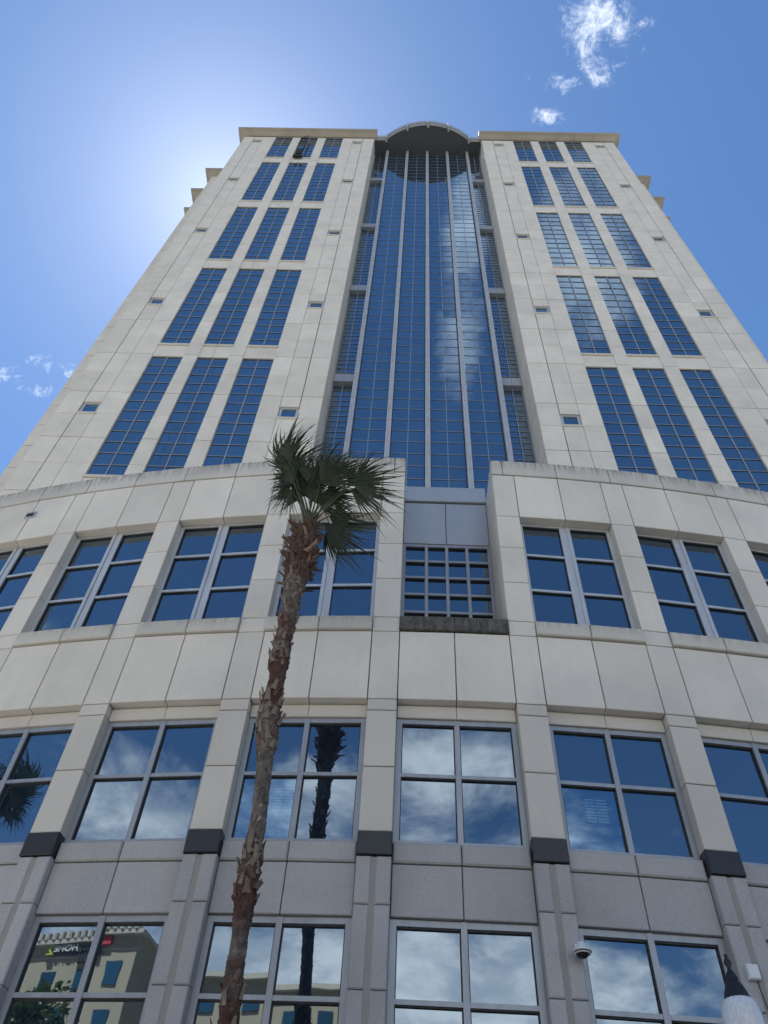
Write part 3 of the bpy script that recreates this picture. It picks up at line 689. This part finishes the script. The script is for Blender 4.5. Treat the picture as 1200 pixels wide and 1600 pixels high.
flat = [boot_mesh(.15 + .022 * i, .13, .085, .012 + .007 * i, .5, 'leaf_base', i) for i in range(5)]
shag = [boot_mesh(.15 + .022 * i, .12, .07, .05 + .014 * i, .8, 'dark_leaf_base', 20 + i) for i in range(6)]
ga = 0.0; nb = 0
def boot(z, me, tilt, scale, turn=0):
    global ga, nb
    ga += 2.39996; cx, r = prof(z); a = ga + rnd.gauss(0, .15)
    o = bpy.data.objects.new('leaf_base', me); o.parent = trunk
    o.location = (cx + r * .93 * sin(a), -r * .93 * cos(a), z); o.rotation_mode = 'XYZ'
    m_ = Matrix.Rotation(a, 3, 'Z') @ Matrix.Rotation(tilt, 3, 'X') @ Matrix.Rotation(turn, 3, 'Y'); o.rotation_euler = m_.to_euler(); o.scale = (scale,) * 3
    col.objects.link(o); nb += 1
zz = 13.02
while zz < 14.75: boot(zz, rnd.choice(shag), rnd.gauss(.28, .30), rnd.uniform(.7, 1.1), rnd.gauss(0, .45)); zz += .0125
for z0, z1, dzz, tl, sc in ((6.6, 7.5, .028, .06, .80), (9.1, 10.3, .030, .06, .80), (10.8, 11.25, .030, .08, .78), (11.3, 12.95, .05, .04, .72), (4.4, 5.7, .10, .03, .66)):
    zz = z0
    while zz < z1: boot(zz, rnd.choice(flat), rnd.gauss(tl, .10), sc * rnd.uniform(.75, 1.2), rnd.gauss(0, .30)); zz += dzz
def frond(base, hub, axis, nrm, Ln, spread, droop, windv, nseg=34, mat='palm_green', parent=palm, seed=0, web=.42):
    r = random.Random(seed); base, hub, axis, nrm = Vector(base), Vector(hub), Vector(axis).normalized(), Vector(nrm)
    nrm = (nrm - axis * nrm.dot(axis)).normalized(); side = nrm.cross(axis); windv = Vector(windv)
    b = MB()
    mid = (base + hub) / 2 + Vector((0, 0, .14 * (hub - base).length)); pts = []
    for i in range(9):
        t = i / 8; pts.append(base * (1 - t) ** 2 + mid * 2 * t * (1 - t) + hub * t * t)
    b.tube(pts, [.026 - .016 * i / 8 for i in range(9)], 6, 1)
    dphi = 2 * spread / nseg
    for s in range(nseg):
        ph_ = -spread + (s + .5) * dphi; e = axis * cos(ph_) + side * sin(ph_)
        sidev = (side * cos(ph_) - axis * sin(ph_))
        Ls = Ln * (.70 + .30 * cos(ph_ * .8)) * r.uniform(.78, 1.20); dr = droop * r.uniform(.4, 1.9) + r.uniform(0, .12); wv = windv * r.uniform(.4, 1.9) + Vector((.10, .03, 0)); sw = r.gauss(0, .22)
        n = 8; k = len(b.v)
        for i in range(n + 1):
            t = i / n; c = hub + e * Ls * t * (1 - .12 * t * min(1, dr)) + Vector((0, 0, -1)) * Ls * dr * max(0, t - .18) ** 2 + wv * Ls * max(0, t - .25) ** 1.8 + sidev * sw * Ls * max(0, t - web) ** 1.5
            wd = Ls * dphi * .64 * t if t < web else Ls * dphi * .64 * web * max(.02, (1 - (t - web) / (1 - web)) ** .9)
            fold = nrm * wd * .55
            b.v += [tuple(c - sidev * wd - fold * .5), tuple(c + fold * .5), tuple(c + sidev * wd - fold * .5)]
        for i in range(n):
            for q in (0, 1): b.f.append((k + i * 3 + q, k + i * 3 + q + 1, k + (i + 1) * 3 + q + 1, k + (i + 1) * 3 + q)); b.mi.append(0)
    return b.obj('frond', [mat, 'petiole'], parent)
UPV = Vector((0, -.66, .75)); FACE = Vector((.08, -.72, -.69)); HB0 = Vector((-3.38 - PX, 0, 14.9))
def FR(hx, hy, ang, Ln, spread, droop, wind, depth=0.0, tilt=0.0, turn=0.0, mat='palm_green'):
    """hx, hy: hub right of and above the crown base (m); ang: heading of the fan; tilt, turn: lean of the blade"""
    global sd_
    a = radians(ang); e = Vector((1, 0, 0)) * cos(a) + UPV * sin(a); n = (FACE + e * tilt + Vector((turn, 0, 0))).normalized()
    hub = HB0 + Vector((hx, 0, 0)) + UPV * hy + Vector((0, .7, .7)) * depth; r = random.Random(sd_ + 500)
    base = HB0 + Vector((r.uniform(-.08, .08), r.uniform(-.1, .05), -.06))
    frond(base, hub, e, n, Ln, radians(spread), droop, wind, nseg=max(18, int(spread / 1.9)), seed=sd_, web=.43, mat=mat); sd_ += 1
sd_ = 1
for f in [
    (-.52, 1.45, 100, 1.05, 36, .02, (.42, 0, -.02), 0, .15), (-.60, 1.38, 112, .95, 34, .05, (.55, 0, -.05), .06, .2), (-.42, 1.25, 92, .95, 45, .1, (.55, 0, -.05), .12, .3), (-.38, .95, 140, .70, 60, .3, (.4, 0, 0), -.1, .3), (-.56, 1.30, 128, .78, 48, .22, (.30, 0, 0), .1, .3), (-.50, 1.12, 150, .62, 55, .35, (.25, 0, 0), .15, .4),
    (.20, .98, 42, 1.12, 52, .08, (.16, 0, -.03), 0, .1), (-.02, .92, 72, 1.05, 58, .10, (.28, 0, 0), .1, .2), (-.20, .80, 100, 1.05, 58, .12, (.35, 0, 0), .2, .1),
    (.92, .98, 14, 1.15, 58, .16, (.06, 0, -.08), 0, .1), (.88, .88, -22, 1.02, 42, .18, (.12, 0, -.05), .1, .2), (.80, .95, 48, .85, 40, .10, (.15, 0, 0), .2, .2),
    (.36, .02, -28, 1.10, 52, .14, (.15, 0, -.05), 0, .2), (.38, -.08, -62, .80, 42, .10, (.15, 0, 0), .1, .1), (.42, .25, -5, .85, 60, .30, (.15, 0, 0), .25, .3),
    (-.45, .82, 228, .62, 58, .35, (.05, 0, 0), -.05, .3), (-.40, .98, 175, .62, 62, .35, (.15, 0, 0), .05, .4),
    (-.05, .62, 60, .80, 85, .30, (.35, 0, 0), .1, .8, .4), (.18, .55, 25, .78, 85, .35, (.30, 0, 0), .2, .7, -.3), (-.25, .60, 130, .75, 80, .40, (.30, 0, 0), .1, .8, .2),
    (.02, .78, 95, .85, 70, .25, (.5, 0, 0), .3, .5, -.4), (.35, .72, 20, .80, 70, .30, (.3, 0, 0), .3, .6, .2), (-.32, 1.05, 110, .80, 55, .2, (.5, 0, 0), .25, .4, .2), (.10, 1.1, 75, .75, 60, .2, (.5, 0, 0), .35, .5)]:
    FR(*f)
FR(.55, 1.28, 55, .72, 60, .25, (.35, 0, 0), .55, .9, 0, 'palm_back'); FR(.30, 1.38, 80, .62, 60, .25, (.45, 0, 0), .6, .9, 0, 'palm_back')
def copy_tree(o, parent=None):
    c = o.copy(); col.objects.link(c); c.parent = parent
    for ch in o.children: copy_tree(ch, c)
    return c
p2 = copy_tree(palm); p2.location = (-19.6, 6.9, 0); p2.scale = (1.35, 1.35, 1.05); p2.rotation_euler = (0, 0, 2.4)
tag(p2, 'fan palm further along the pavement, mirrored in the leftmost middle window', 'palm tree')
for o_ in (palm, p2): o_['group'] = 'palms along the pavement'

# ------------------------------------------------------------------ street lamp, camera, junction box
lp = empty('street_lamp', (2.35, 9.0, .16)); tag(lp, 'black post lamp with ribbed acorn globe in the lower right corner', 'street lamp')
b = MB(); b.lathe([(.20, 0), (.20, .12), (.14, .2), (.12, .6), (.085, .75), (.06, .85), (.05, 2.4), (.045, 3.98), (.07, 4.0), (.07, 4.06), (.11, 4.1), (.12, 4.18)], 18); b.obj('post', 'black_metal', lp, True)
b = MB(); b.lathe([(.11, 0), (.155, .10), (.19, .26), (.20, .36), (.19, .44), (.165, .53), (.14, .55)], 40)
n = 40
for i in range(7):
    for j in range(n):
        x, y, z = b.v[i * n + j]; q = 1 + (.018 if j % 2 else -.012); b.v[i * n + j] = (x * q, y * q, z)
b.obj('globe', 'lamp_globe', lp, True, loc=(0, 0, 4.15))
b = MB(); b.lathe([(.145, 0), (.148, .03), (.13, .06), (.115, .11), (.092, .17), (.07, .20), (.06, .21), (.062, .25), (.04, .30), (.02, .33), (.018, .35), (.035, .38), (.04, .405), (.028, .43), (.012, .45), (.02, .47), (.004, .49)], 20); b.obj('cap', 'black_metal', lp, True, loc=(0, 0, 4.66))
x, y = pol(radians(2.0), 0)
dc = empty('security_camera', (x, y, 7.28), radians(2)); tag(dc, 'white dome security camera mounted on a stone pier', 'camera')
b = MB(); b.box(-.06, .06, -.02, 0, -.02, .14); b.tube([(0, -.01, .08), (0, -.14, .09), (0, -.17, .06)], .03, 10); b.obj('bracket', 'white_plastic', dc)
b = MB(); b.lathe([(.05, .10), (.07, .09), (.085, .03), (.15, -.02), (.165, -.05), (.15, -.055)][::-1], 24, (0, -.19, 0)); b.obj('housing', 'white_plastic', dc, True)
b = MB(); b.lathe([(.02, -.15), (.07, -.135), (.105, -.10), (.125, -.056), (.12, -.05)], 24, (0, -.19, 0)); b.obj('dome', 'dome_smoke', dc, True)
b = MB(); b.lathe([(.128, -.075), (.134, -.075), (.134, -.088), (.124, -.088)][::-1], 24, (0, -.19, 0)); b.obj('trim_ring', 'white_plastic', dc, True)
x, y = pol(radians(5.02), 0)
jb = empty('junction_box', (x, y, 7.16), radians(5.02)); tag(jb, 'small grey junction box with a hanging cable on the pier behind the lamp', 'box')
b = MB(); b.cbox(-.10, .10, -.11, 0, -.12, .12, .02); b.obj('case', 'white_plastic', jb)
b = MB(); b.tube([(.04, -.05, -.11), (.04, -.05, -.22), (.10, -.03, -.7), (.14, -.015, -1.1), (.14, -.012, -6.2)], .009, 6); b.obj('cable', 'black_metal', jb)

# ------------------------------------------------------------------ hotel and tree across the street (seen in the glass)
ht = empty('hotel_building', (-40, -40, 0)); tag(ht, 'cream stucco hotel across the street, mirrored in the lowest left windows', 'building')
OX, OY = 40, 40
def hb(name, x0, x1, y0, y1, z0, z1, mat): b = MB(); b.cbox(x0 + OX, x1 + OX, y0 + OY, y1 + OY, z0, z1, .02); return b.obj(name, mat, ht)
hb('wall', -75, -32, -55, -30, 0, 27.45, 'hotel_stucco'); hb('wall', -31.99, -11, -55, -38, 0, 26.0, 'hotel_stucco')
hb('cornice', -75.3, -31.6, -55, -29.6, 27.46, 27.75, 'hotel_trim'); hb('cornice', -31.55, -10.6, -54, -37.6, 26.01, 26.35, 'hotel_trim')
b = MB()
for i in range(70): b.lathe([(.24, 0), (.24, .5)], 8, (-75 + OX + .62 * i, -29.75 + OY, 27.76))
b.obj('roof_tiles', 'hotel_trim', ht); hb('roof', -75, -32, -55, -30, 27.76, 28.0, 'sign_dark')
hb('stair_head', -36.5, -30.5, -52, -41, 28.01, 31.0, 'hotel_trim')
wm = MB(); wm.box(-.58, .58, -.06, .02, 0, 1.65); wmesh = wm.mesh('window', 'hotel_glass')
for f_ in range(8):
    for xx in (-33.6, -37.1, -40.0, -43.4, -46.6, -49.9, -53.1, -56.4): put('window', wmesh, ht, (xx + OX, -29.99 + OY + .05, 23.95 - 3.2 * f_))
    for xx in (-29.6, -26.3, -22.6, -19.0, -15.4, -12.6): put('window', wmesh, ht, (xx + OX, -37.99 + OY + .05, 22.75 - 3.2 * f_ if f_ < 7 else .6))
for z in (26.45, 20.0): hb('string_course', -75, -31.9, -30.2, -29.94, z, z + .09, 'hotel_trim')
def text(body, size, x, y, z, mat, ext=.06):
    c = bpy.data.curves.new('lettering', 'FONT'); c.body = body; c.size = size; c.extrude = ext; c.align_x = 'LEFT'
    t = bpy.data.objects.new('lettering', c); t.rotation_euler = (pi / 2, 0, pi); t.location = (x + OX, y + OY, z); c.materials.append(MAT[mat]); col.objects.link(t)
    me = bpy.data.meshes.new_from_object(t.evaluated_get(bpy.context.evaluated_depsgraph_get())); q = bpy.data.objects.new('lettering', me); q.rotation_euler = t.rotation_euler; q.location = t.location; bpy.data.objects.remove(t); link(q, ht); return q
hb('sign_tray', -40.6, -38.05, -29.93, -29.85, 26.62, 26.80, 'sign_dark')
text('HOME', .72, -38.0, -29.78, 26.84, 'sign_white'); text('2', 1.15, -40.0, -29.78, 26.62, 'sign_green')
for i in range(9): hb('sign_letter', -37.9 + i * .34, -37.66 + i * .34, -29.94, -29.72, 26.75 + (.12 if i % 3 else 0), 27.25, 'sign_dark'); hb('sign_letter', -37.9 + i * .34, -37.62 + i * .34, -29.94, -29.72, 26.05, 26.62, 'sign_dark')
hb('sign_emblem', -34.9, -34.25, -29.94, -29.75, 26.75, 27.4, 'sign_red')
def leafy_tree(name, loc, h, cr, seed):
    r = random.Random(seed); t = empty(name, loc); b = MB()
    b.tube([(0, 0, 0), (.05, .05, h * .25), (-.05, 0, h * .5), (.1, .1, h * .8)], [.2, .15, .12, .04], 10)
    tips = []
    for i in range(9):
        a = i * 2.4; z = h * (.4 + .05 * i); e = (cr * .75 * cos(a), cr * .75 * sin(a), z + h * .16); tips.append(e); b.tube([(0, 0, z), (e[0] * .5, e[1] * .5, z + h * .1), e], [.08, .05, .02], 7)
    b.obj('trunk', 'trunk_bark', t)
    g = MB(); cl = [(Vector(e) + Vector((r.gauss(0, .5), r.gauss(0, .5), r.gauss(0, .5))), r.uniform(.7, 1.2) * cr * .42) for e in tips for _ in range(3)] + [(Vector((r.gauss(0, .6), r.gauss(0, .6), h * r.uniform(.7, .95))), cr * .4) for _ in range(8)]
    for c, R_ in cl:
        for _ in range(230):
            d = Vector((r.gauss(0, 1), r.gauss(0, 1), r.gauss(0, 1))).normalized() * R_ * r.uniform(.5, 1.05); p = c + d
            u = Vector((r.gauss(0, 1), r.gauss(0, 1), r.gauss(0, 1))).normalized(); v = u.orthogonal().normalized(); s = r.uniform(.14, .26)
            g.quad([p - u * s, p + v * s * .5, p + u * s, p - v * s * .5])
    g.obj('crown', 'tree_green', t); return t
tag(leafy_tree('street_tree', (-22.5, -4.2, .13), 13.6, 3.2, 5), 'leafy green street tree mirrored in the lowest left window', 'tree')
